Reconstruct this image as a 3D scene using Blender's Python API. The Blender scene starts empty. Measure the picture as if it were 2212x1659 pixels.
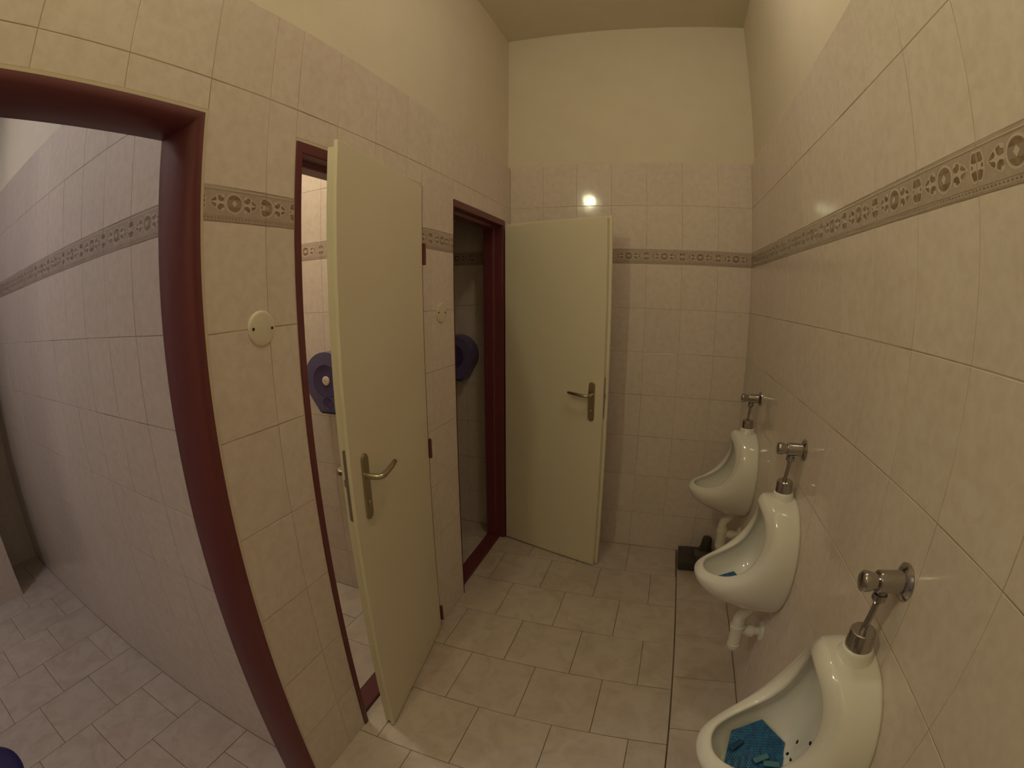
import bpy, bmesh, math, random
from mathutils import Matrix, Vector

random.seed(7)
S = bpy.context.scene
COL = S.collection
PI = math.pi

# ------------------------------------------------------------------ camera (wide action-camera lens)
cd = bpy.data.cameras.new('camera')
cam = bpy.data.objects.new('camera', cd)
COL.objects.link(cam)
S.camera = cam
cd.type = 'PANO'
ch = cd.cycles if hasattr(cd, 'cycles') and hasattr(cd.cycles, 'panorama_type') else cd
ch.panorama_type = 'FISHEYE_LENS_POLYNOMIAL'
cd.sensor_fit = 'HORIZONTAL'
cd.sensor_width = 22.12
cd.sensor_height = 16.59
ch.fisheye_fov = 3.6
ch.fisheye_polynomial_k0 = 0.0
ch.fisheye_polynomial_k1 = -0.101424192
ch.fisheye_polynomial_k2 = -(-0.000460549112)
ch.fisheye_polynomial_k3 = -(-7.67622916e-06)
ch.fisheye_polynomial_k4 = 0.0
cd.shift_x = -(1112.672 - 1106.0) / 2212.0
cd.shift_y = (860.976 - 829.5) / 1659.0
cd.clip_start = 0.01
_a, _b, _c = -0.223364, -0.001007, 0.318035
_R = Matrix.Rotation(_c, 3, 'Z') @ Matrix.Rotation(_a, 3, 'X') @ Matrix.Rotation(_b, 3, 'Y')
_M = Matrix(((_R[0][0], _R[0][2], -_R[0][1], -0.48274),
             (_R[1][0], _R[1][2], -_R[1][1], -2.66679),
             (_R[2][0], _R[2][2], -_R[2][1], 1.54749),
             (0, 0, 0, 1)))
cam.matrix_world = _M

# ------------------------------------------------------------------ world, exposure
w = bpy.data.worlds.new('world')
S.world = w
w.use_nodes = True
w.node_tree.nodes['Background'].inputs[0].default_value = (0, 0, 0, 1)
w.node_tree.nodes['Background'].inputs[1].default_value = 0.0
S.view_settings.view_transform = 'Standard'
S.view_settings.look = 'None'
S.view_settings.gamma = 1.0
S.view_settings.use_curve_mapping = False
S.view_settings.exposure = 0.0
WARM = (1.0, 0.98, 0.59)
FILL = (1.0, 0.86, 0.70)
COOL = (0.86, 0.88, 1.0)
SOFT = (1.0, 0.96, 0.80)
LAMP_MAIN, LAMP_FILL, LAMP_ANNEX, LAMP_STALL = 178.0, 38.0, 51.0, 98.0

# ------------------------------------------------------------------ materials
MATS = {}
def mat(name, col, rough=0.5, metal=0.0, noise=None, bump=None, trans=0.0, emit=None, spec=0.5, rnd=0.0, coat=0.0):
    m = bpy.data.materials.new(name)
    m.use_nodes = True
    nt = m.node_tree
    b = nt.nodes['Principled BSDF']
    b.inputs['Base Color'].default_value = (*col, 1)
    b.inputs['Roughness'].default_value = rough
    b.inputs['Metallic'].default_value = metal
    b.inputs['Specular IOR Level'].default_value = spec
    b.inputs['Transmission Weight'].default_value = trans
    b.inputs['Coat Weight'].default_value = coat
    if emit:
        b.inputs['Emission Color'].default_value = (*emit[0], 1)
        b.inputs['Emission Strength'].default_value = emit[1]
    vec = None
    if noise or bump:
        tc = nt.nodes.new('ShaderNodeTexCoord')
        oi = nt.nodes.new('ShaderNodeObjectInfo')
        mu = nt.nodes.new('ShaderNodeMath'); mu.operation = 'MULTIPLY'; mu.inputs[1].default_value = 37.0
        nt.links.new(oi.outputs['Random'], mu.inputs[0])
        add = nt.nodes.new('ShaderNodeVectorMath'); add.operation = 'ADD'
        nt.links.new(tc.outputs['Object'], add.inputs[0])
        nt.links.new(mu.outputs[0], add.inputs[1])
        vec = add.outputs[0]
    if noise:
        col2, scale, detail, lo, hi, dist = noise
        n = nt.nodes.new('ShaderNodeTexNoise')
        n.inputs['Scale'].default_value = scale
        n.inputs['Detail'].default_value = detail
        n.inputs['Roughness'].default_value = 0.6
        n.inputs['Distortion'].default_value = dist
        nt.links.new(vec, n.inputs['Vector'])
        r = nt.nodes.new('ShaderNodeValToRGB')
        r.color_ramp.elements[0].position = lo
        r.color_ramp.elements[1].position = hi
        r.color_ramp.elements[0].color = (*col2, 1)
        r.color_ramp.elements[1].color = (*col, 1)
        nt.links.new(n.outputs[0], r.inputs[0])
        last = r.outputs[0]
        if rnd:
            hs = nt.nodes.new('ShaderNodeHueSaturation')
            mr = nt.nodes.new('ShaderNodeMapRange')
            mr.inputs['To Min'].default_value = 1 - rnd
            mr.inputs['To Max'].default_value = 1 + rnd
            nt.links.new(oi.outputs['Random'], mr.inputs['Value'])
            nt.links.new(mr.outputs[0], hs.inputs['Value'])
            nt.links.new(last, hs.inputs['Color'])
            last = hs.outputs[0]
        nt.links.new(last, b.inputs['Base Color'])
    if bump:
        scale, strength, d = bump
        n2 = nt.nodes.new('ShaderNodeTexNoise')
        n2.inputs['Scale'].default_value = scale
        n2.inputs['Detail'].default_value = 2.0
        nt.links.new(vec, n2.inputs['Vector'])
        bp = nt.nodes.new('ShaderNodeBump')
        bp.inputs['Strength'].default_value = strength
        bp.inputs['Distance'].default_value = d
        nt.links.new(n2.outputs[0], bp.inputs['Height'])
        nt.links.new(bp.outputs[0], b.inputs['Normal'])
    MATS[name] = m
    return m

M_TILE = mat('wall_tile_glaze', (0.76, 0.66, 0.595), 0.09, noise=((0.70, 0.595, 0.52), 34, 4, 0.32, 0.62, 0.3), bump=(9, 0.25, 0.002), rnd=0.02, spec=0.36)
M_BORD = mat('border_glaze', (0.50, 0.405, 0.345), 0.25, noise=((0.45, 0.36, 0.30), 60, 3, 0.3, 0.7, 0.2))
M_MOTD = mat('border_motif_dark', (0.21, 0.135, 0.080), 0.35, noise=((0.32, 0.22, 0.155), 70, 2, 0.35, 0.65, 0.2))
M_MOTL = mat('border_motif_light', (0.60, 0.50, 0.43), 0.25)
M_GROUT = mat('wall_grout', (0.50, 0.40, 0.30), 0.9, noise=((0.20, 0.135, 0.08), 5, 4, 0.28, 0.56, 0.0))
M_PLAS = mat('wall_plaster', (0.78, 0.70, 0.57), 0.85, noise=((0.75, 0.665, 0.53), 7, 4, 0.3, 0.7, 0.0), bump=(240, 0.12, 0.001))
M_FLOOR = mat('floor_tile_marbled', (0.64, 0.55, 0.48), 0.28, noise=((0.53, 0.435, 0.365), 11, 6, 0.30, 0.58, 0.7), rnd=0.03)
M_FGROUT = mat('floor_grout', (0.10, 0.07, 0.045), 0.95, noise=((0.20, 0.15, 0.10), 5, 3, 0.35, 0.7, 0.0))
M_DOOR = mat('door_paint_cream', (0.78, 0.70, 0.535), 0.42, bump=(160, 0.05, 0.001))
M_FRAME = mat('frame_paint_oxblood', (0.150, 0.034, 0.042), 0.40)
M_CAULK = mat('caulk_bead', (0.66, 0.57, 0.42), 0.6)
M_PORC = mat('porcelain', (0.80, 0.765, 0.70), 0.09, coat=0.3)
M_CHROME = mat('chrome', (0.44, 0.42, 0.41), 0.14, metal=1.0)
M_ALU = mat('satin_champagne_metal', (0.47, 0.41, 0.30), 0.32, metal=1.0)
M_STEEL = mat('dull_steel', (0.34, 0.31, 0.29), 0.45, metal=0.8)
M_PVC = mat('white_plastic', (0.82, 0.77, 0.68), 0.3)
M_CAP = mat('cream_plastic', (0.74, 0.66, 0.52), 0.35)
M_DARK = mat('dark_hole', (0.012, 0.01, 0.02), 0.6)
M_GREY = mat('dark_grey_plastic', (0.055, 0.045, 0.045), 0.45)
M_GREYL = mat('grey_pipe_plastic', (0.10, 0.085, 0.08), 0.4)
M_PAD = mat('blue_rubber_mesh', (0.02, 0.14, 0.30), 0.4, noise=((0.015, 0.085, 0.19), 40, 2, 0.35, 0.65, 0.0))
M_PADL = mat('teal_gel', (0.09, 0.24, 0.27), 0.3)
M_BLUE = mat('translucent_blue_plastic', (0.165, 0.14, 0.31), 0.25, trans=0.25)
M_BLUED = mat('deep_blue_plastic', (0.075, 0.05, 0.16), 0.25)
M_ROLL = mat('paper_roll', (0.75, 0.72, 0.66), 0.9)
M_NAVY = mat('navy_plastic', (0.008, 0.006, 0.10), 0.4)
M_OPAL = mat('lamp_opal_warm', (0.9, 0.88, 0.8), 0.4, emit=(WARM, LAMP_MAIN))
M_OPAL_FILL = mat('fill_opal_ceiling', (0.9, 0.88, 0.8), 0.4, emit=(FILL, LAMP_FILL))
M_OPALC = mat('lamp_opal_cool', (0.9, 0.88, 0.85), 0.4, emit=(COOL, LAMP_ANNEX))
M_OPALS = mat('lamp_opal_stall', (0.9, 0.88, 0.85), 0.4, emit=(SOFT, LAMP_STALL))

# ------------------------------------------------------------------ helpers
def link(name, me, parent=None, loc=None, rot=None):
    o = bpy.data.objects.new(name, me)
    COL.objects.link(o)
    if parent is not None:
        o.parent = parent
    if loc is not None:
        o.location = loc
    if rot is not None:
        o.rotation_euler = rot
    return o

def mesh(name, bm, mats, smooth=False, angle=None):
    bmesh.ops.recalc_face_normals(bm, faces=bm.faces)
    me = bpy.data.meshes.new(name)
    bm.to_mesh(me); bm.free()
    for m in (mats if isinstance(mats, (list, tuple)) else [mats]):
        me.materials.append(m)
    if smooth:
        for p in me.polygons:
            p.use_smooth = True
        if angle is not None:
            me.set_sharp_from_angle(angle=angle)
    return me

def tag(o, label=None, cat=None, group=None, kind=None):
    if label: o['label'] = label
    if cat: o['category'] = cat
    if group: o['group'] = group
    if kind: o['kind'] = kind
    return o

def empty(name, loc, rz=0.0):
    o = bpy.data.objects.new(name, None)
    COL.objects.link(o)
    o.location = loc
    o.rotation_euler = (0, 0, rz)
    o.empty_display_size = 0.05
    return o

def box(bm, x0, x1, y0, y1, z0, z1, mi=0, bevel=0.0):
    v = [bm.verts.new(p) for p in ((x0,y0,z0),(x1,y0,z0),(x1,y1,z0),(x0,y1,z0),(x0,y0,z1),(x1,y0,z1),(x1,y1,z1),(x0,y1,z1))]
    fs = [bm.faces.new([v[i] for i in q]) for q in ((0,3,2,1),(4,5,6,7),(0,1,5,4),(1,2,6,5),(2,3,7,6),(3,0,4,7))]
    for f in fs: f.material_index = mi
    if bevel:
        es = set(e for f in fs for e in f.edges)
        bmesh.ops.bevel(bm, geom=list(es), offset=bevel, segments=2, affect='EDGES', profile=0.5)
    return fs

def lathe(bm, prof, axis_o, axis_d, n=28, cap0=True, cap1=True):
    """prof: list of (distance along axis, radius)"""
    d = Vector(axis_d).normalized()
    a = d.orthogonal().normalized(); b = d.cross(a)
    o = Vector(axis_o)
    rings = []
    for s, r in prof:
        rings.append([bm.verts.new(o + d*s + (a*math.cos(2*PI*k/n) + b*math.sin(2*PI*k/n))*r) for k in range(n)])
    for r0, r1 in zip(rings, rings[1:]):
        for k in range(n):
            bm.faces.new((r0[k], r0[(k+1) % n], r1[(k+1) % n], r1[k]))
    if cap0: bm.faces.new(list(reversed(rings[0])))
    if cap1: bm.faces.new(rings[-1])

def tube(bm, pts, r, n=14):
    pts = [Vector(p) for p in pts]
    rs = r if isinstance(r, (list, tuple)) else [r]*len(pts)
    rings = []
    up = None
    for i, p in enumerate(pts):
        t = (pts[min(i+1, len(pts)-1)] - pts[max(i-1, 0)]).normalized()
        if up is None:
            up = t.orthogonal().normalized()
        up = (up - t*up.dot(t)).normalized()
        b = t.cross(up)
        rings.append([bm.verts.new(p + (up*math.cos(2*PI*k/n) + b*math.sin(2*PI*k/n))*rs[i]) for k in range(n)])
    for r0, r1 in zip(rings, rings[1:]):
        for k in range(n):
            bm.faces.new((r0[k], r0[(k+1) % n], r1[(k+1) % n], r1[k]))
    bm.faces.new(list(reversed(rings[0]))); bm.faces.new(rings[-1])

def prism(bm, poly, y0, y1, mi=0):
    """poly in (x, z), extruded along y"""
    a = [bm.verts.new((x, y0, z)) for x, z in poly]
    b = [bm.verts.new((x, y1, z)) for x, z in poly]
    n = len(poly)
    fs = [bm.faces.new(a), bm.faces.new(list(reversed(b)))]
    for i in range(n):
        fs.append(bm.faces.new((a[i], b[i], b[(i+1) % n], a[(i+1) % n])))
    for f in fs: f.material_index = mi

# ------------------------------------------------------------------ tiles
JO = 0.0010      # half joint width (bed joints)
JV = 0.0006      # half joint width (upright joints)
TH = 0.008       # tile thickness
_tile_cache = {}
def tile_mesh(w_, h_, m, jo=JO, th=TH):
    key = (round(w_, 4), round(h_, 4), m.name)
    if key in _tile_cache: return _tile_cache[key]
    bm = bmesh.new()
    hw, hh = w_/2 - (JV if m is M_TILE else jo), h_/2 - jo
    bv = min(0.0010, hw*0.4, hh*0.4)
    def ring(dx, y):
        return [bm.verts.new((sx*(hw-dx), y, sz*(hh-dx))) for sx, sz in ((-1,-1),(1,-1),(1,1),(-1,1))]
    r0, r1, r2 = ring(0, th), ring(0, 0.0006), ring(bv, 0)
    for a, b in ((r0, r1), (r1, r2)):
        for k in range(4):
            bm.faces.new((a[k], a[(k+1) % 4], b[(k+1) % 4], b[k]))
    bm.faces.new(r2)
    me = mesh('tile', bm, m)
    _tile_cache[key] = me
    return me

def clip(poly, lo, hi):
    def cut(P, inside, inter):
        out = []
        for i in range(len(P)):
            a, b = P[i], P[(i+1) % len(P)]
            if inside(a):
                out.append(a)
                if not inside(b): out.append(inter(a, b))
            elif inside(b): out.append(inter(a, b))
        return out
    def at(u): return lambda a, b: (u, a[1] + (b[1]-a[1])*(u-a[0])/(b[0]-a[0]))
    P = cut(poly, lambda p: p[0] >= lo, at(lo))
    if P: P = cut(P, lambda p: p[0] <= hi, at(hi))
    return P

def ell(cx, cy, rx, ry, n=20, a0=0.0, a1=2*PI):
    full = abs(a1-a0-2*PI) < 1e-6
    k = n if full else n+1
    return [(cx + rx*math.cos(a0+(a1-a0)*i/n), cy + ry*math.sin(a0+(a1-a0)*i/n)) for i in range(k)]

def leaf(tipx, basex, cy):
    """pointed leaf; returns (light outline, dark wedges)"""
    L = basex - tipx
    f = lambda t: (tipx + L*t)
    prof = [(0, 0), (0.15, 0.30), (0.35, 0.60), (0.6, 0.85), (0.82, 0.97), (1.0, 0.86)]
    H = 0.0212
    outline = [(f(t), cy + H*v) for t, v in prof] + [(f(1.03), cy)] + [(f(t), cy - H*v) for t, v in reversed(prof[1:])]
    dark = []
    for s in (1, -1):
        dark.append([(f(0.10), cy + s*0.0006), (f(0.22), cy + s*H*0.30), (f(0.42), cy + s*H*0.58), (f(0.50), cy + s*H*0.30), (f(0.44), cy + s*0.0030)][::1])
        dark.append([(f(0.60), cy + s*H*0.30), (f(0.55), cy + s*H*0.70), (f(0.78), cy + s*H*0.86), (f(0.80), cy + s*H*0.62), (f(0.98), cy + s*H*0.55), (f(0.98), cy + s*H*0.22), (f(0.75), cy + s*H*0.12)])
    return outline, dark

BH = 0.081
def border_polys():
    """printed relief of one 200 mm border tile: list of (polygon, level, material index); x 0..0.2, z 0..BH"""
    c = 0.0405
    out = []
    out.append(([(0, 0.074), (0.2, 0.074), (0.2, 0.0765), (0, 0.0765)], 1, 2))
    out.append(([(0, 0.0725), (0.2, 0.0725), (0.2, 0.074), (0, 0.074)], 1, 3))
    out.append(([(0, 0.0125), (0.2, 0.0125), (0.2, 0.0138), (0, 0.0138)], 1, 3))
    out.append(([(0, 0.0030), (0.2, 0.0030), (0.2, 0.0040), (0, 0.0040)], 1, 3))
    for k in range(20):
        u = 0.005 + k*0.01
        out.append(([(u-0.0022, 0.0072), (u+0.0022, 0.0072), (u+0.0022, 0.0102), (u-0.0022, 0.0102)], 1, 1))
    c = 0.0445
    # oval with diamond
    out.append((ell(0.1, c, 0.0275, 0.0245), 1, 2))
    out.append((ell(0.1, c, 0.0225, 0.0205), 2, 3))
    out.append((ell(0.1, c+0.003, 0.0205, 0.0165, 14, 0.12*PI, 0.88*PI), 3, 1))
    out.append((ell(0.1, c-0.004, 0.0190, 0.0145, 14, 1.1*PI, 1.9*PI), 3, 1))
    out.append(([(0.092, c), (0.1, c-0.0085), (0.108, c), (0.1, c+0.0085)], 4, 2))
    for tip, base in ((0.026, 0.0705), (0.174, 0.1295)):
        o, d = leaf(tip, base, c)
        out.append((o, 1, 2))
        for q in d: out.append((q, 2, 1))
    # barrel split over the joint
    for s, x0 in ((1, 0.0), (-1, 0.2)):
        X = lambda u: x0 + s*u
        out.append(([(X(0), c-0.0245), (X(0.013), c-0.0245), (X(0.019), c-0.012), (X(0.0205), c), (X(0.019), c+0.012), (X(0.013), c+0.0245), (X(0), c+0.0245)], 1, 2))
        for t in (1, -1):
            out.append(([(X(0.0018), c+t*0.0065), (X(0.008), c+t*0.0058), (X(0.016), c+t*0.0075), (X(0.0155), c+t*0.012), (X(0.0112), c+t*0.0212), (X(0.0018), c+t*0.0212)], 2, 1))
        out.append(([(X(0.0115), c-0.003), (X(0.0165), c-0.003), (X(0.0165), c+0.003), (X(0.0115), c+0.003)], 2, 1))
    return out
_bp = border_polys()
_border_cache = {}
def border_mesh(u0, u1):
    key = (round(u0, 4), round(u1, 4))
    if key in _border_cache: return _border_cache[key]
    bm = bmesh.new()
    W_ = u1 - u0
    hw, hh = W_/2 - JV, BH/2 - JO*0.8
    def ring(dx, y):
        return [bm.verts.new((sx*(hw-dx), y, sz*(hh-dx))) for sx, sz in ((-1,-1),(1,-1),(1,1),(-1,1))]
    r0, r1, r2 = ring(0, TH), ring(0, 0.0005), ring(0.0008, 0)
    for a, b in ((r0, r1), (r1, r2)):
        for k in range(4):
            bm.faces.new((a[k], a[(k+1) % 4], b[(k+1) % 4], b[k]))
    bm.faces.new(r2)
    bmesh.ops.recalc_face_normals(bm, faces=bm.faces)
    for poly, lev, mi in _bp:
        P = clip(poly, u0 + 0.0012, u1 - 0.0012)
        if len(P) < 3: continue
        Q = []
        for p in P:
            if not Q or (abs(p[0]-Q[-1][0]) + abs(p[1]-Q[-1][1])) > 1e-6: Q.append(p)
        if abs(Q[0][0]-Q[-1][0]) + abs(Q[0][1]-Q[-1][1]) < 1e-6: Q.pop()
        if len(Q) < 3: continue
        area = sum(Q[i][0]*Q[(i+1) % len(Q)][1] - Q[(i+1) % len(Q)][0]*Q[i][1] for i in range(len(Q)))
        if abs(area) < 1e-8: continue
        if area < 0: Q.reverse()
        y = -0.00025*lev
        f = bm.faces.new([bm.verts.new((x - (u0+u1)/2, y, z - BH/2)) for x, z in Q])
        f.material_index = mi
        if f.normal.y > 0: f.normal_flip()
    me = bpy.data.meshes.new('border_tile')
    bm.to_mesh(me); bm.free()
    for m in (M_BORD, M_MOTD, M_MOTL, M_BORD3): me.materials.append(m)
    _border_cache[key] = me
    return me
M_BORD3 = mat('border_shade_line', (0.34, 0.26, 0.20), 0.3)

Z0 = -0.012
ROWS = [(0.0, Z0+0.25)] + [(Z0+0.25*k, Z0+0.25*(k+1)) for k in range(1, 7)]
BZ0 = Z0 + 1.75
ROWS_UP = [(BZ0+BH, BZ0+BH+0.25), (BZ0+BH+0.25, BZ0+BH+0.5)]
TILE_TOP = BZ0 + BH + 0.5

def minus(rect, hole):
    u0, u1, v0, v1 = rect; a0, a1, b0, b1 = hole
    if a0 >= u1-1e-4 or a1 <= u0+1e-4 or b0 >= v1-1e-4 or b1 <= v0+1e-4: return [rect]
    out = []
    if a0 > u0+1e-4: out.append((u0, a0, v0, v1))
    if a1 < u1-1e-4: out.append((a1, u1, v0, v1))
    m0, m1 = max(u0, a0), min(u1, a1)
    if b1 < v1-1e-4: out.append((m0, m1, b1, v1))
    if b0 > v0+1e-4: out.append((m0, m1, v0, b0))
    return out

def tile_wall(parent, origin, theta, joints, holes=(), bphase=0.0, phases=(), jit=0.0003):
    """joints: sorted u coordinates along the wall (local X); the tile face is the wall plane"""
    c, s = math.cos(theta), math.sin(theta)
    def put(name, me, u, v):
        d = random.uniform(-jit, jit)
        # local X -> (c, s); local -Y is the front
        o = link(name, me, parent, (origin[0] + c*u + s*(d), origin[1] + s*u - c*(d), v), (random.uniform(-0.0012, 0.0012), 0, theta + random.uniform(-0.0015, 0.0015)))
    for u0, u1 in zip(joints, joints[1:]):
        if u1 - u0 < 0.012: continue
        for v0, v1 in ROWS + ROWS_UP:
            rs = [(u0, u1, v0, v1)]
            for h in holes:
                rs = [q for r in rs for q in minus(r, h)]
            for a, b, e, f in rs:
                if b-a < 0.012 or f-e < 0.012: continue
                put('tile', tile_mesh(b-a, f-e, M_TILE), (a+b)/2, (e+f)/2)
        rs = [(u0, u1, BZ0, BZ0+BH)]
        for h in holes:
            rs = [q for r in rs for q in minus(r, h)]
        for a, b, e, f in rs:
            ph = next((q[2] for q in phases if q[0]-1e-4 <= (a+b)/2 <= q[1]+1e-4), bphase)
            while b - a > 0.012:
                k = math.floor((a - ph + 1e-4)/0.2)
                c1 = min(b, ph + 0.2*(k+1))
                if c1 - a > 0.012:
                    ua = max(0.0, a - ph - 0.2*k)
                    put('border_tile', border_mesh(ua, min(ua + (c1-a), 0.2)), (a+c1)/2, (e+f)/2)
                a = c1

def wall_obj(name, boxes, label):
    bm = bmesh.new()
    for b in boxes: box(bm, *b[:6], mi=b[6] if len(b) > 6 else 0)
    o = link(name, mesh(name, bm, [M_PLAS, M_GROUT, M_TILE]))
    tag(o, label, None, None, 'structure')
    return o

HC = 3.2          # ceiling height
WL = -1.391       # face of the left wall
WT = 0.112        # its thickness
YF = -3.65        # wall behind the camera
XE = -4.26        # far end of the anteroom
GR = 0.0007       # grout recess

def seq(start, step, lo, hi):
    """joint positions start + k*step strictly between lo and hi, with both ends"""
    k0 = math.ceil((lo - start)/step + 1e-6)
    out = [lo]
    k = k0
    while start + k*step < hi - 1e-6:
        if start + k*step > lo + 0.01: out.append(start + k*step)
        k += 1
    out.append(hi)
    return out

# ------------------------------------------------------------------ room shell
# back wall (faces -y, plane y = 0)
wb = wall_obj('wall_back', [(WL-0.02, 0.16, 0.020, 0.15, 0, HC), (WL-0.02, 0.02, GR, 0.021, -0.01, TILE_TOP-0.002, 1)],
              'short end wall, plaster above beige tiles, with the open cream door in front')
tile_wall(wb, (0, 0), 0.0, seq(-0.189, 0.2, WL, 0.0), bphase=-0.189)
# right wall (faces -x, plane x = 0); local X runs along -y
wr = wall_obj('wall_right', [(0.020, 0.15, YF, 0.15, 0, HC), (GR, 0.021, -2.95, 0.02, -0.01, TILE_TOP-0.002, 1), (0.001, 0.021, YF, -2.95, 0, TILE_TOP, 2)],
              'long beige tiled wall on the right carrying the three urinals')
tile_wall(wr, (0, 0), -PI/2, seq(1.806, 0.2, 0.0, 2.95), bphase=1.806)
# left wall (faces +x) with three doorways; local X runs along +y
D1 = (-3.06, -2.05); D2 = (-1.750, -1.068); D3 = (-0.785, -0.108)
DT = 1.981
xl0, xl1 = WL-WT+0.012, WL-0.020
boxes = []
edges = [YF, D1[0], D1[1], D2[0], D2[1], D3[0], D3[1], 0.03]
for i in range(0, 8, 2):
    boxes.append((xl0, xl1, edges[i], edges[i+1], 0, HC))
    boxes.append((xl1, WL-GR, edges[i], edges[i+1], -0.01, TILE_TOP-0.002, 1))
for d in (D1, D2, D3):
    boxes.append((xl0, xl1, d[0], d[1], DT, HC))
    boxes.append((xl1, WL-GR, d[0], d[1], DT, TILE_TOP-0.002, 1))
wl = wall_obj('wall_left', boxes, 'tiled wall on the left with three red-framed doorways')
jl = [-3.10, -3.053, -2.853, -2.653, -2.453, -2.253, -2.041, -1.853, -1.752, -1.580, -1.380, -1.180, -0.995, -0.785, -0.585, -0.385, -0.185, 0.0]
holes = [(D1[0]-0.009, D1[1]+0.009, -0.1, DT+0.009), (D2[0]-0.002, D2[1]+0.001, -0.1, DT+0.009), (D3[0]-0.001, D3[1]+0.001, -0.1, DT+0.001)]
tile_wall(wl, (WL, 0), PI/2, jl, holes=holes, bphase=-1.853, phases=((-1.853, -1.752, -1.953), (-1.068, -0.785, -0.995)))
bm = bmesh.new(); box(bm, XE-0.2, 0.16, YF-0.15, 0.16, HC, HC+0.12)
tag(link('ceiling', mesh('ceiling', bm, M_PLAS)), 'plain cream plaster ceiling', kind='structure')
wall_obj('wall_front', [(XE-0.2, 0.16, YF-0.12, YF, 0, HC), (WL, 0.0, YF, YF+0.012, 0, TILE_TOP, 2)], 'tiled wall behind the viewer')

# partitions of the rooms behind the left wall
XI = WL - WT + 0.012          # their side of the left wall
wp = wall_obj('wall_partition', [(XE-0.1, XI, -1.999, -1.90, 0, HC), (XE, XI, -2.02+GR, -1.998, -0.01, TILE_TOP-0.002, 1)],
              'beige tiled wall seen through the first doorway')
tile_wall(wp, (0, -2.02), 0.0, seq(-1.789, 0.2, XE, XI), bphase=-1.789)
wq = wall_obj('wall_stall', [(-2.75, XI, -0.962, -0.86, 0, HC), (-2.70, XI, -0.98+GR, -0.961, -0.01, TILE_TOP-0.002, 1)],
              'bright tiled stall wall seen past the half-closed door')
tile_wall(wq, (0, -0.98), 0.0, seq(-1.984, 0.2, -2.70, XI), bphase=-1.984)
wc = wall_obj('wall_stall_back', [(-2.75, WL-0.02, 0.020, 0.15, 0, HC), (-2.70, XI, GR, 0.021, -0.01, TILE_TOP-0.002, 1)],
              'tiled wall of the unlit stall behind the third doorway')
tile_wall(wc, (0, 0), 0.0, seq(-1.69, 0.2, -2.70, XI), bphase=-1.645)
wall_obj('wall_stall_end', [(-2.80, -2.70, -1.90, 0.02, 0, HC), (-2.70, -2.695, -1.90, 0.0, 0, TILE_TOP, 2)], 'rear wall of the two stalls')
wall_obj('wall_end', [(XE-0.12, XE, YF, -1.95, 0, HC), (XE, XE+0.004, YF, -2.02, 0, TILE_TOP, 2)], 'dim far wall of the anteroom')
wall_obj('wall_return', [(-3.90, -3.775, YF, -2.29, 0, HC), (-3.775, -3.772, YF, -2.288, 0, TILE_TOP, 2)], 'pale wall end standing in the anteroom')

# ------------------------------------------------------------------ floor
bm = bmesh.new(); box(bm, XE-0.2, 0.16, YF-0.12, 0.16, -0.15, -0.0022)
fl = tag(link('floor', mesh('floor', bm, M_FGROUT)), 'floor of marbled beige tiles laid in running bond', kind='structure')
def ftile(x0, x1, y0, y1):
    if x1-x0 < 0.015 or y1-y0 < 0.015: return
    o = link('floor_tile', tile_mesh(x1-x0, y1-y0, M_FLOOR, 0.0013, 0.006), fl,
             ((x0+x1)/2, (y0+y1)/2, random.uniform(-0.0006, 0.0002)), (-PI/2 + random.uniform(-0.0015, 0.0015), random.uniform(-0.0015, 0.0015), 0))
PX, PY = 0.29676, 0.2941
XS = -0.280
rowy = [0.0] + [-0.312 - PY*k for k in range(0, 12)]
for r, (ya, yb) in enumerate(zip(rowy, rowy[1:])):
    yb = max(yb, YF)
    off = {0: -0.580}.get(r, -1.169 if r % 2 == 0 else -1.020)
    xs = seq(off, PX, WL-0.03, XS)
    for x0, x1 in zip(xs, xs[1:]): ftile(x0, x1, yb, ya)
    if yb <= YF: break
sy = [-0.235 - 0.2925*k for k in range(0, 12)]
for ya, yb in zip(sy, sy[1:]): ftile(XS+0.004, -0.001, yb, ya)
ftile(XS+0.004, -0.001, -0.235, 0.0)
# stalls
for x0, x1 in zip(seq(-1.513, 0.2965, -2.70, -1.513), seq(-1.513, 0.2965, -2.70, -1.513)[1:]):
    k = round(x0/0.2965)
    for y_lo, y_hi in ((-1.90, -0.98), (-0.86, 0.0)):
        ys = seq(-1.35 + (0.148 if k % 2 else 0), 0.294, y_lo, y_hi)
        for ya, yb in zip(ys, ys[1:]): ftile(x0, x1, ya, yb)
# anteroom
xs = [WL] + [-1.490] + [-1.786 - 0.2965*k for k in range(0, 9)]
xs = [x for x in xs if x > XE] + [XE]
for i, (x1, x0) in enumerate(zip(xs, xs[1:])):
    ys = seq(-2.304 if i % 2 == 0 else -2.155, 0.2955, YF, -2.02)
    if i == 0: ys = seq(-2.304, 0.2955, D1[0], D1[1])
    for ya, yb in zip(ys, ys[1:]): ftile(x0, x1, ya, yb)

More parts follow.
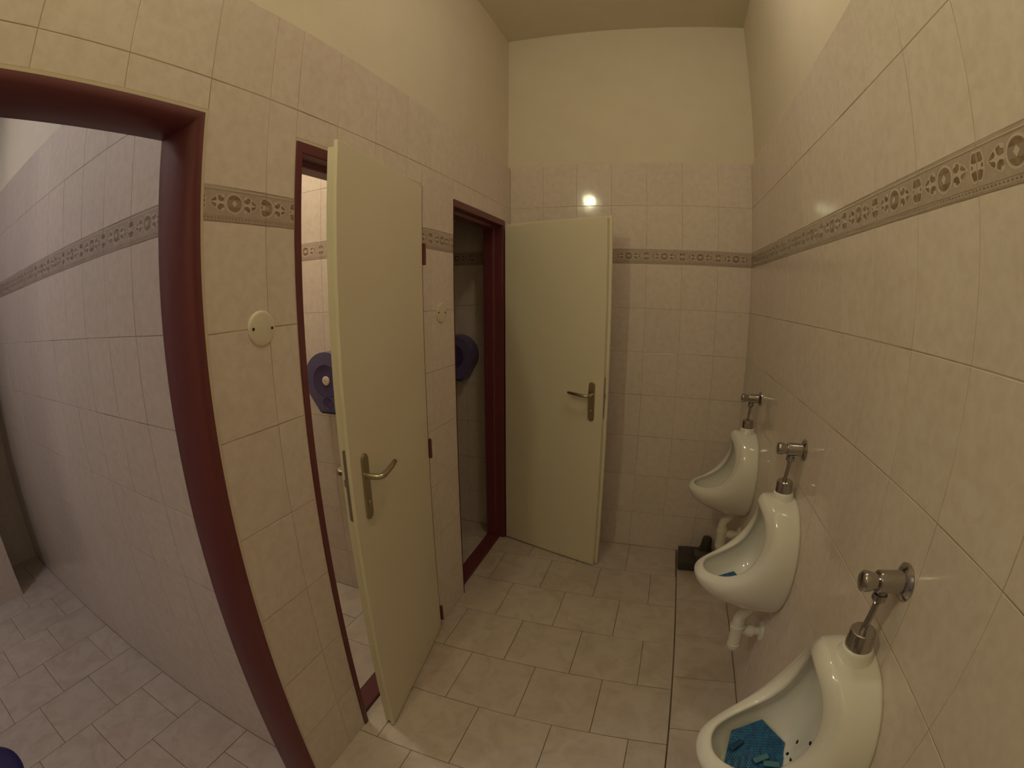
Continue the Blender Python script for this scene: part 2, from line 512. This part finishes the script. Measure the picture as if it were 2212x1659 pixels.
# ------------------------------------------------------------------ door frames, leaves
def frame(name, d, label, plain=False, thin=0.0, sides=False, head=True):
    """pressed steel frame swept up one jamb, across the head and down the other"""
    if plain:
        prof = [(0.0, WL-0.02), (0.0, WL+0.0030), (0.006, WL+0.0035), (0.014, WL+0.001), (0.023, WL-0.008), (0.032, WL-0.025), (0.038, WL-0.045), (0.041, WL-0.062), (0.043, WL-0.108), (0.041, WL-0.112), (0.0, WL-0.112)]
    else:
        prof = [(0.0, WL-0.02), (0.0, WL+0.0035), (0.028, WL+0.0035), (0.032, WL+0.0005), (0.033, WL-0.044), (0.046, WL-0.050), (0.048, WL-0.054), (0.048, WL-0.108), (0.046, WL-0.112), (0.0, WL-0.112)]
    bm = bmesh.new()
    rings = []
    cut = lambda o: max(0.0, o - thin)
    for yy, zz, sy_, sz_ in ((d[0], -0.001, 1, 0), (d[0], DT, 1, -1), (d[1], DT, -1, -1), (d[1], -0.001, -1, 0)):
        rings.append([bm.verts.new((x, yy + sy_*(cut(o) if sy_ > 0 else o), zz + sz_*o)) for o, x in prof])
    n = len(prof)
    for a, b in zip(rings, rings[1:]):
        for k in range(n):
            bm.faces.new((a[k], a[(k+1) % n], b[(k+1) % n], b[k]))
    bm.faces.new(rings[0]); bm.faces.new(rings[-1])
    fr = tag(link(name, mesh(name, bm, M_FRAME, plain, 0.6)), label, kind='structure')
    bm = bmesh.new()
    t = 0.0085
    if sides:
        box(bm, WL-0.004, WL+0.0015, d[0]-t, d[0], 0, DT+t)
        box(bm, WL-0.004, WL+0.0015, d[1], d[1]+t, 0, DT+t)
    if not head: bm.free(); return fr
    box(bm, WL-0.004, WL+0.0015, d[0], d[1], DT, DT+t)
    tag(link('caulk_bead', mesh('caulk_bead', bm, M_CAULK), fr), 'thin cream caulk line around the frame')
    return fr
f1 = frame('door_1', D1, 'wide doorway without a leaf, dark red steel frame, into the anteroom', True, 0.0, True)
f2 = frame('door_2', D2, 'middle doorway, dark red steel frame, cream leaf nearly closed', False, 0.008)
f3 = frame('door_3', D3, 'last doorway beside the end wall, dark red steel frame, cream leaf wide open', False, 0.030, False, False)
for f, d in ((f2, D2), (f3, D3)):
    bm = bmesh.new(); box(bm, WL-0.110, WL-0.030, d[0]+0.004, d[1]-0.002, -0.001, 0.016, bevel=0.003)
    tag(link('threshold', mesh('threshold', bm, M_FRAME), f), 'red painted door sill')

def rounded_plate(bm, x0, x1, z0, z1, y0, y1, r):
    pts = []
    for cx, cz, a in ((x1-r, z1-r, 0), (x0+r, z1-r, PI/2), (x0+r, z0+r, PI), (x1-r, z0+r, 1.5*PI)):
        pts += [(cx + r*math.cos(a+PI/2*k/6), cz + r*math.sin(a+PI/2*k/6)) for k in range(7)]
    prism(bm, pts, y0, y1)

def leaf_door(fr, hinge, ang, width, z0, z1, label, knuckle):
    """local X from the hinge to the free edge, local +Y the lipped corridor face (y = 0), the body behind it"""
    lip, t0, t1 = 0.014, 0.0125, 0.040
    bm = bmesh.new()
    box(bm, 0, width, -t0, 0, z0, z1, bevel=0.0022)
    box(bm, lip, width-lip, -t1, -t0+0.001, z0, z1-lip, bevel=0.0018)
    L = link('leaf', mesh('leaf', bm, M_DOOR), fr, (hinge[0], hinge[1], 0), (0, 0, ang))
    tag(L, label)
    px = width - 0.078
    for side in (1, -1):
        y = 0.0 if side > 0 else -t1
        bm = bmesh.new()
        rounded_plate(bm, px-0.018, px+0.018, 0.888, 1.100, y - side*0.001, y + side*0.007, 0.0165)
        bmesh.ops.bevel(bm, geom=[e for e in bm.edges if all(abs(v.co.y-(y+side*0.007)) < 1e-6 for v in e.verts)], offset=0.002, segments=2, affect='EDGES')
        link('escutcheon', mesh('escutcheon', bm, M_ALU, True, 0.7), L)
        bm = bmesh.new()
        zc, yy = 1.030, y + side*0.006
        tube(bm, [(px, yy, zc), (px, yy+side*0.030, zc), (px-0.001, yy+side*0.040, zc), (px-0.008, yy+side*0.047, zc+0.001), (px-0.02, yy+side*0.050, zc+0.002), (px-0.085, yy+side*0.046, zc+0.006), (px-0.118, yy+side*0.040, zc+0.008), (px-0.124, yy+side*0.039, zc+0.008)],
             [0.0095, 0.0095, 0.0095, 0.0095, 0.0092, 0.0085, 0.0075, 0.004], 16)
        tag(link('door_handle', mesh('door_handle', bm, M_ALU, True, 0.9), L), 'satin metal lever handle')
        bm = bmesh.new()
        lathe(bm, [(0, 0.0095), (0.004, 0.0095), (0.006, 0.008), (0.006, 0.004), (0.010, 0.004)], (px, y+side*0.006, 0.945), (0, side, 0), 18)
        link('lock_rose', mesh('lock_rose', bm, M_CHROME, True, 0.6), L)
    bm = bmesh.new()
    pts = []
    for cz, a in ((1.130-0.0075, 0), (0.905+0.0075, PI)):
        pts += [(-0.0225 + 0.0075*math.cos(a+PI*k/10), cz + 0.0075*math.sin(a+PI*k/10)) for k in range(11)]
    xe = width - lip
    a = [bm.verts.new((xe-0.002, y_, z_)) for y_, z_ in pts]
    b = [bm.verts.new((xe+0.0008, y_, z_)) for y_, z_ in pts]
    bm.faces.new(a); bm.faces.new(b)
    for i in range(len(pts)):
        bm.faces.new((a[i], a[(i+1) % len(pts)], b[(i+1) % len(pts)], b[i]))
    tag(link('latch_plate', mesh('latch_plate', bm, M_STEEL), L), 'dull steel lock faceplate')
    bm = bmesh.new()
    v = [bm.verts.new(q) for q in ((xe, -0.029, 1.020), (xe, -0.016, 1.020), (xe+0.009, -0.029, 1.020),
                                   (xe, -0.029, 1.042), (xe, -0.016, 1.042), (xe+0.009, -0.029, 1.042))]
    for q in ((0, 1, 2), (3, 5, 4), (0, 2, 5, 3), (1, 4, 5, 2), (0, 3, 4, 1)): bm.faces.new([v[i] for i in q])
    link('latch_bolt', mesh('latch_bolt', bm, M_STEEL), L)
    for z in (1.71, 0.93, 0.09):
        bm = bmesh.new()
        lathe(bm, [(0, 0.004), (0.003, 0.0075), (0.082, 0.0075), (0.085, 0.004)], (knuckle[0], knuckle[1], z-0.042), (0, 0, 1), 14)
        tag(link('hinge', mesh('hinge', bm, M_FRAME, True, 0.7), fr), 'red painted hinge knuckle')
    return L
h2 = Vector((-1.3765, -1.090)); v2 = Vector((-1.2830, -1.707)) - h2
leaf_door(f2, h2, math.atan2(v2.y, v2.x), v2.length, 0.006, 1.974,
          'cream door leaf standing slightly ajar', (-1.3735, -1.0815))
b3a = Vector((-1.380, -0.128)); v3 = Vector((-0.773, -0.313)) - b3a
d3 = v3.normalized(); n3 = Vector((-d3.y, d3.x))
leaf_door(f3, b3a - d3*0.014 + n3*0.040, math.atan2(v3.y, v3.x), v3.length + 0.028, 0.008, 1.962,
          'cream door leaf swung right open against the end wall', (-1.376, -0.112))

# ------------------------------------------------------------------ urinals
W_ = [(0, .948), (.052, .941), (.098, .912), (.137, .870), (.165, .818), (.178, .750), (.175, .680), (.152, .615), (.110, .560), (.055, .520), (0, .503)]
R_ = [(-.108, 0, .952), (-.102, .050, .940), (-.091, .094, .905), (-.090, .123, .852), (-.102, .135, .797), (-.131, .138, .738), (-.173, .133, .690), (-.232, .110, .657), (-.281, .071, .6465), (-.301, .036, .6435), (-.305, 0, .643)]
B2_ = [(-.048, 0, .900), (-.046, .036, .890), (-.044, .064, .855), (-.043, .082, .805), (-.048, .093, .745), (-.062, .099, .685), (-.098, .099, .632), (-.150, .086, .602), (-.200, .056, .590), (-.222, .026, .587), (-.228, 0, .586)]
B3_ = [(-.034, 0, .760), (-.034, .020, .755), (-.036, .036, .738), (-.039, .047, .708), (-.046, .054, .668), (-.060, .056, .628), (-.084, .052, .598), (-.110, .042, .583), (-.132, .028, .579), (-.142, .014, .578), (-.145, 0, .578)]
NRM = Vector((-.78, 0, .62)).normalized()
def full(L):
    """mirror the half loop over the middle plane"""
    return L + [(x, -y, z) for x, y, z in reversed(L[1:-1])]
def ring_from(fn):
    return full([fn(i) for i in range(11)])
RC = Vector((-.17, 0, .78))
def outv(i):
    r = Vector(R_[i]) - RC
    r -= NRM*r.dot(NRM)
    return r.normalized()
def lerp(a, b, t): return tuple(a[k] + (b[k]-a[k])*t for k in range(3))
def urinal_bowl_mesh():
    bm = bmesh.new()
    loops = []
    loops.append(ring_from(lambda i: (0.010, W_[i][0], W_[i][1])))
    loops.append(ring_from(lambda i: (-0.012, W_[i][0]*1.008, W_[i][1])))
    def mid(t, tx, extra, dip):
        def f(i):
            w3 = (0.0, W_[i][0], W_[i][1])
            x = R_[i][0]*tx
            y = W_[i][0] + (R_[i][1]-W_[i][0])*t
            z = W_[i][1] + (R_[i][2]-W_[i][1])*t
            o = outv(i)
            return (x, y + o.y*extra, z + o.z*extra - (.012, .008, .003)[i]*dip) if i < 3 else (x, y + o.y*extra, z + o.z*extra)
        return f
    loops.append(ring_from(mid(.10, .34, .004, .5)))
    loops.append(ring_from(mid(.32, .66, .008, 1.0)))
    loops.append(ring_from(mid(.68, .92, .006, .6)))
    def rim(o_, n_):
        def f(i):
            q = Vector(R_[i]) + outv(i)*o_ + NRM*n_
            return tuple(q)
        return f
    loops.append(ring_from(rim(.001, -.004)))
    loops.append(ring_from(rim(-.007, .0015)))
    loops.append(ring_from(rim(-.027, .0010)))
    loops.append(ring_from(rim(-.039, -.006)))
    loops.append(ring_from(rim(-.039, -.016)))
    loops.append(ring_from(rim(-.022, -.026)))
    loops.append(ring_from(lambda i: lerp(tuple(Vector(R_[i]) - outv(i)*.012 - NRM*.05), B2_[i], .40)))
    loops.append(full(B2_))
    loops.append(full([lerp(B2_[i], B3_[i], .5) for i in range(11)]))
    loops.append(full(B3_))
    rings = [[bm.verts.new(q) for q in L] for L in loops]
    n = len(rings[0])
    for a, b in zip(rings, rings[1:]):
        for k in range(n):
            bm.faces.new((a[k], a[(k+1) % n], b[(k+1) % n], b[k]))
    c = bm.verts.new((-.072, 0, .606))
    for k in range(n):
        bm.faces.new((rings[-1][k], rings[-1][(k+1) % n], c))
    c0 = bm.verts.new((0.0005, 0, .74))
    for k in range(n):
        bm.faces.new((rings[0][(k+1) % n], rings[0][k], c0))
    return mesh('bowl', bm, M_PORC, True)

bm = bmesh.new(); lathe(bm, [(-.006, .0052), (.0003, .0052), (.0006, .0044)], (0, 0, 0), (0, 0, 1), 16)
HOLE = mesh('drain_hole', bm, M_DARK)
def make_urinal(y0):
    t = empty('urinal', (0, y0, 0))
    b = link('bowl', urinal_bowl_mesh(), t)
    sm = b.modifiers.new('smooth', 'SUBSURF'); sm.levels = 2; sm.render_levels = 2
    bm = bmesh.new()
    lathe(bm, [(0, .050), (.010, .043), (.020, .0375), (.032, .034), (.037, .0325), (.039, .029), (.039, .01)], (-.045, 0, .925), (0, 0, 1), 36)
    link('inlet_collar', mesh('inlet_collar', bm, M_PORC, True, 1.0), t)
    # drain perforations round the outlet
    for k in range(6):
        a = 2*PI*k/6 - .35
        o = link('drain_hole', HOLE, t)
        o['_xy'] = (-.056 + .0215*math.cos(a), .011 + .0215*math.sin(a))
    # flush valve
    zv = 1.107
    bm = bmesh.new()
    lathe(bm, [(0, .0345), (.0025, .0345), (.006, .031), (.009, .026), (.011, .0225)], (0, 0, zv), (-1, 0, 0), 40)
    tag(link('valve_flange', mesh('valve_flange', bm, M_CHROME, True, 0.7), t), 'round chrome wall flange')
    bm = bmesh.new()
    lathe(bm, [(0, .021), (.046, .021), (.049, .0205), (.0505, .019), (.0505, .015)], (-.008, 0, zv), (-1, 0, 0), 40)
    link('valve_body', mesh('valve_body', bm, M_CHROME, True, 0.5), t)
    bm = bmesh.new()
    lathe(bm, [(0, .0150), (.008, .0155), (.016, .0185), (.026, .0195), (.030, .0190), (.033, .0165), (.0345, .012), (.035, .004)], (-.058, 0, zv), (-1, 0, 0), 40)
    tag(link('push_button', mesh('push_button', bm, M_CHROME, True, 0.8), t), 'chrome push button of the flush valve')
    bm = bmesh.new()
    lathe(bm, [(0, .0105), (.006, .0105), (.007, .0145), (.018, .0145), (.021, .012), (.026, .0085)], (-.042, 0, zv-.018), (-.06, 0, -1), 6 if False else 24)
    link('outlet_nut', mesh('outlet_nut', bm, M_CHROME, True, 0.5), t)
    bm = bmesh.new()
    tube(bm, [(-.0433, 0, zv-.040), (-.0445, 0, zv-.062), (-.0465, 0, zv-.080), (-.049, 0, zv-.098), (-.050, 0, zv-.118)], .0066, 18)
    link('flush_pipe', mesh('flush_pipe', bm, M_CHROME, True, 1.0), t)
    bm = bmesh.new()
    lathe(bm, [(0, .0275), (.001, .0285), (.034, .0265), (.037, .0255), (.0385, .0235), (.0375, .010), (.0375, .004)], (-.046, 0, .963), (-.05, 0, 1), 40)
    tag(link('pipe_bell', mesh('pipe_bell', bm, M_CHROME, True, 0.6), t), 'chrome cup covering the inlet joint')
    # bottle trap
    bm = bmesh.new()
    tube(bm, [(-.060, 0, .535), (-.066, 0, .500), (-.078, 0, .482), (-.092, 0, .466), (-.097, 0, .448), (-.097, 0, .430)], [.021, .021, .0215, .022, .022, .021], 20)
    link('trap_elbow', mesh('trap_elbow', bm, M_PVC, True, 0.9), t)
    bm = bmesh.new()
    lathe(bm, [(0, .008), (.004, .018), (.012, .0245), (.020, .0268), (.034, .0275), (.036, .0255), (.085, .0255), (.100, .0250), (.102, .0290), (.118, .0290), (.121, .025), (.130, .0235), (.142, .0235)], (-.089, 0, .298), (-.055, 0, 1), 30)
    link('trap_bottle', mesh('trap_bottle', bm, M_PVC, True, 0.6), t)
    bm = bmesh.new()
    lathe(bm, [(0, .017), (.020, .017), (.021, .023), (.045, .023), (.046, .0175), (.084, .0175)], (-.078, 0, .392), (1, 0, .04), 26)
    link('trap_outlet', mesh('trap_outlet', bm, M_PVC, True, 0.6), t)
    bm = bmesh.new()
    lathe(bm, [(0, .040), (.003, .040), (.008, .036), (.012, .022)], (0.0, 0, .396), (-1, 0, 0), 34)
    link('trap_rosette', mesh('trap_rosette', bm, M_PVC, True, 0.7), t)
    return t
u1 = make_urinal(-1.971)
# set the perforations on the bowl floor
dg = bpy.context.evaluated_depsgraph_get()
bowl = [c for c in u1.children if c.name.startswith('bowl')][0]
def drop(x, y, z=0.70):
    be = bowl.evaluated_get(bpy.context.evaluated_depsgraph_get())
    ok, loc, nrm, _ = be.ray_cast(Vector((x, y, z)), Vector((0, 0, -1)))
    return (loc.z, nrm) if ok else (0.585, Vector((0, 0, 1)))
for c in u1.children:
    if c.name.startswith('drain_hole'):
        x, y = c['_xy']
        z, n_ = drop(x, y)
        c.location = (x, y, z)
        c.rotation_mode = 'QUATERNION'
        c.rotation_quaternion = Vector((0, 0, 1)).rotation_difference(n_)
        del c['_xy']
def copy_thing(root, loc):
    r = root.copy(); COL.objects.link(r); r.location = loc
    for ch_ in list(root.children):
        c = ch_.copy(); COL.objects.link(c); c.parent = r
    return r
u2 = copy_thing(u1, (0, -1.230, 0))
u3 = copy_thing(u1, (0, -0.469, 0))
for u, lab in ((u1, 'white porcelain urinal nearest the viewer, large blue mesh screen in its bowl'),
               (u2, 'white porcelain urinal in the middle of the row of three'),
               (u3, 'white porcelain urinal farthest away beside the end wall')):
    tag(u, lab, 'urinal', 'urinals on the right wall')

# urinal screens lying in the bowls
def padz(y, z0): return z0 + .2*y + max(0.0, y-.03)*.35
def screen_mesh(cx, cy, r, rot, z0, sx=1.0):
    bm = bmesh.new()
    n = 15
    P = {}
    hexa = [(math.cos(rot + k*PI/3), math.sin(rot + k*PI/3)) for k in range(6)]
    def inside(x, y):
        for k in range(6):
            a, b = hexa[k], hexa[(k+1) % 6]
            if (b[0]-a[0])*(y-a[1]) - (b[1]-a[1])*(x-a[0]) < -1e-9: return False
        return True
    rings = [[bm.verts.new((cx, cy, padz(cy, z0)))]]
    m = 9
    for j in range(1, m+1):
        f = j/m*r
        L = []
        for k in range(6):
            a, b = hexa[k], hexa[(k+1) % 6]
            for q in range(j):
                x = cx + f*(a[0] + (b[0]-a[0])*q/j)*sx; y = cy + f*(a[1] + (b[1]-a[1])*q/j)
                zf = drop(x, y)[0]
                L.append(bm.verts.new((x, y, max(padz(y, z0), zf + .0045 if zf < .63 else 0) + (.0008 if (j+q) % 2 else 0))))
        rings.append(L)
    for j in range(1, m+1):
        A, B = rings[j-1], rings[j]
        for k in range(6):
            for q in range(j):
                b0 = B[k*j+q]; b1 = B[(k*j+q+1) % len(B)]
                if j == 1:
                    bm.faces.new((A[0], b0, b1))
                else:
                    na = len(A)
                    a0 = A[(k*(j-1)+q) % na] if q < j else None
                    a_ = A[(k*(j-1)+min(q, j-1)) % na]
                    bm.faces.new((a_, b0, b1))
                    if q < j-1:
                        bm.faces.new((a_, b1, A[(k*(j-1)+q+1) % na]))
    geo = bmesh.ops.extrude_face_region(bm, geom=bm.faces[:])
    for v in geo['geom']:
        if isinstance(v, bmesh.types.BMVert): v.co.z -= .0035
    return mesh('screen_mat', bm, M_PAD)
def urinal_screen(u, cx, cy, r, rot, label, z0, sx=1.0):
    t = empty('urinal_screen', u.location)
    tag(t, label, 'urinal screen', 'blue urinal screens')
    link('screen_mat', screen_mesh(cx, cy, r, rot, z0, sx), t)
    # rows of bristles
    bm = bmesh.new()
    n = 0
    for i in range(-12, 13):
        for j in range(-12, 13):
            x = i*.0066 + (.0033 if j % 2 else 0); y = j*.0058
            if abs(x*math.cos(-rot)-y*math.sin(-rot)) > r*.9 or math.hypot(x, y) > r*.86: continue
            X, Y = cx + x*sx, cy + y
            zf = padz(Y, z0)
            a = [bm.verts.new((X + .0016*math.cos(k*PI/2), Y + .0016*math.sin(k*PI/2), zf)) for k in range(4)]
            b = bm.verts.new((X, Y, zf + .0042))
            for k in range(4): bm.faces.new((a[k], a[(k+1) % 4], b))
            n += 1
    tag(link('bristles', mesh('bristles', bm, M_PAD), t), kind='stuff')
    for (dx, dy, a, m, lab) in ((-.048, .016, .75, M_PAD2, 'dark slot bar'), (.013, -.016, .45, M_PADL, 'pale teal gel bar'), (.038, -.030, -.10, M_PADL, 'pale teal gel bar')):
        X, Y = cx + dx*r/.08, cy + dy*r/.08
        zf = padz(Y, z0) - .004
        bm = bmesh.new(); box(bm, -.019, .019, -.0075, .0075, 0, .006, bevel=.002)
        tag(link('gel_bar', mesh('gel_bar', bm, m), t, (X, Y, zf + .0085), (0, 0, a)), lab)
    return t
M_PAD2 = mat('navy_gel', (0.006, 0.05, 0.12), 0.4)
urinal_screen(u1, -.153, .018, .077, math.radians(21), 'blue hexagonal mesh screen lying in the nearest urinal', .600)
urinal_screen(u2, -.160, -.010, .062, .35, 'blue mesh screen just visible in the middle urinal', .600)

# ------------------------------------------------------------------ round blanking plates on the left wall
def cover_plate(y, z, r, label):
    t = empty('cover_plate', (WL, y, z))
    tag(t, label, 'cover plate', 'round blanking plates on the left wall')
    bm = bmesh.new()
    lathe(bm, [(0, r), (.0025, r), (.0045, r-.0022), (.0055, r-.006), (.0058, r*.4), (.0058, .004)], (0, 0, 0), (1, 0, 0), 48)
    link('plate', mesh('plate', bm, M_CAP, True, 0.6), t)
    for s in (-1, 1):
        bm = bmesh.new()
        lathe(bm, [(0, .0036), (.0016, .0034), (.0020, .002)], (.0056, s*.0305, -s*.001), (1, 0, 0), 14)
        tag(link('screw', mesh('screw', bm, M_DARK), t), 'dark screw head')
cover_plate(-1.880, 1.487, .0435, 'round cream blanking plate with two dark screws between first and second doorways')
cover_plate(-0.915, 1.478, .0435, 'round cream blanking plate between the middle door and last doorway')

# ------------------------------------------------------------------ toilet roll dispensers
def dispenser(x, yw, zc, label):
    """mounted on a wall facing -y at y = yw"""
    t = empty('toilet_roll_dispenser', (x, yw, zc))
    tag(t, label, 'paper dispenser', 'jumbo toilet roll dispensers')
    R, D = .128, .120
    out = [(R*math.cos(a), R*math.sin(a)) for a in [(-0.20 + 1.40*k/36)*PI for k in range(37)]]
    out += [(-.062, -.150), (.062, -.150)]
    bm = bmesh.new()
    prism(bm, out, -D, 0)
    bmesh.ops.bevel(bm, geom=[e for e in bm.edges if all(abs(v.co.y+D) < 1e-6 for v in e.verts)], offset=.010, segments=3, affect='EDGES')
    link('cover', mesh('cover', bm, M_BLUE, True, 0.6), t)
    bm = bmesh.new()
    lathe(bm, [(0, .076), (.0018, .076), (.003, .073), (.0005, .066), (.0005, .02)], (0, -D+.0004, 0), (0, -1, 0), 44)
    tag(link('viewing_disc', mesh('viewing_disc', bm, M_BLUED, True, 0.6), t), 'deep blue round window')
    bm = bmesh.new()
    lathe(bm, [(0, .021), (.003, .021), (.005, .019), (.006, .012), (.006, .003)], (0, -D-.0005, 0), (0, -1, 0), 30)
    tag(link('spindle_cap', mesh('spindle_cap', bm, M_CAP, True, 0.7), t), 'round cream spindle cap')
    bm = bmesh.new()
    lathe(bm, [(0, .0026), (.0012, .002)], (0, -D-.0064, 0), (0, -1, 0), 12)
    link('cap_pin', mesh('cap_pin', bm, M_DARK), t)
    bm = bmesh.new()
    lathe(bm, [(0, .029), (.002, .029), (.003, .026), (.001, .024), (.001, .01)], (0.0, -D+.0004, -.104), (0, -1, 0), 30)
    tag(link('lock_ring', mesh('lock_ring', bm, M_BLUED, True, 0.6), t), 'deep blue lower ring')
    bm = bmesh.new()
    box(bm, -.055, .055, -D+.012, -.010, -.156, -.149)
    link('tear_edge', mesh('tear_edge', bm, M_DARK), t)
dispenser(-1.884, -0.98, 1.190, 'violet-blue jumbo roll dispenser with cream cap past the ajar middle door')
dispenser(-1.730, 0.0, 1.178, 'shadowed jumbo roll dispenser in the unlit last stall')

# ------------------------------------------------------------------ drain fittings in the far corner
t = empty('drain_fitting', (-.16, -.10, 0))
tag(t, 'dark grey plastic drain fitting on the floor in the corner behind the farthest urinal', 'drain pipe')
bm = bmesh.new(); box(bm, -.114, -.006, -.138, .060, 0, .060, bevel=.010)
tag(link('gully_box', mesh('gully_box', bm, M_GREY, True, 0.6), t), 'blocky dark body')
bm = bmesh.new(); lathe(bm, [(0, .037), (.03, .037), (.032, .031), (.115, .031), (.117, .036), (.135, .036)], (-.020, -.015, .040), (1, 0, 0), 26)
tag(link('side_pipe', mesh('side_pipe', bm, M_GREYL, True, 0.5), t), 'horizontal grey pipe')
bm = bmesh.new(); lathe(bm, [(0, .042), (.03, .042), (.034, .036), (.10, .030), (.108, .026), (.112, .015)], (.055, .050, .030), (.04, 0, 1), 24)
tag(link('pipe_stub', mesh('pipe_stub', bm, M_GREY, True, 0.5), t), 'upright capped stub')
bm = bmesh.new(); box(bm, -.072, .085, -.020, .075, .0, .052, bevel=.006)
link('pipe_saddle', mesh('pipe_saddle', bm, M_GREY, True, 0.6), t)

# ------------------------------------------------------------------ waste bin in the anteroom
bm = bmesh.new()
lathe(bm, [(0, .115), (.004, .120), (.282, .142), (.288, .150), (.300, .150), (.304, .147), (.310, .130), (.316, .08), (.318, .02)], (0, 0, 0), (0, 0, 1), 48)
o = link('bin_body', mesh('bin_body', bm, M_NAVY, True, 0.6))
tb = empty('waste_bin', (-2.085, -2.935, 0))
o.parent = tb
tag(tb, 'navy blue round waste bin on the floor of the room beyond the first doorway', 'bin')

# ------------------------------------------------------------------ lamps (all above or beside the picture)
def wall_lamp():
    t = empty('wall_lamp', (WL-.008, -2.70, 2.64))
    tag(t, 'round bulkhead lamp on the plaster above the first doorway', 'lamp')
    bm = bmesh.new(); lathe(bm, [(0, .085), (.02, .085), (.026, .078)], (0, 0, 0), (1, 0, 0), 36)
    link('lamp_base', mesh('lamp_base', bm, M_PVC, True, 0.6), t)
    bm = bmesh.new(); lathe(bm, [(.020, .052), (.04, .052), (.065, .046), (.082, .030), (.088, .008)], (0, 0, 0), (1, 0, 0), 36)
    link('diffuser', mesh('diffuser', bm, M_OPAL, True), t)
wall_lamp()
def ceiling_lamp(x, y, r, m, label):
    t = empty('ceiling_lamp', (x, y, HC))
    tag(t, label, 'lamp')
    bm = bmesh.new(); lathe(bm, [(0, r), (.025, r), (.03, r-.01)], (0, 0, 0), (0, 0, -1), 36)
    link('lamp_base', mesh('lamp_base', bm, M_PVC, True, 0.6), t)
    bm = bmesh.new(); lathe(bm, [(.025, r-.012), (.06, r-.018), (.085, r*.6), (.095, r*.2)], (0, 0, 0), (0, 0, -1), 36)
    link('diffuser', mesh('diffuser', bm, m, True), t)
ceiling_lamp(-2.95, -3.25, .14, M_OPALC, 'round opal ceiling lamp in the anteroom')
ceiling_lamp(-2.05, -1.45, .10, M_OPALS, 'round opal ceiling lamp in the lit stall')
ceiling_lamp(-0.45, -1.45, .10, M_OPAL_FILL, 'unseen round opal lamp added over the urinal aisle as fill light')  # added fill source, brightens the door leaves and left wall
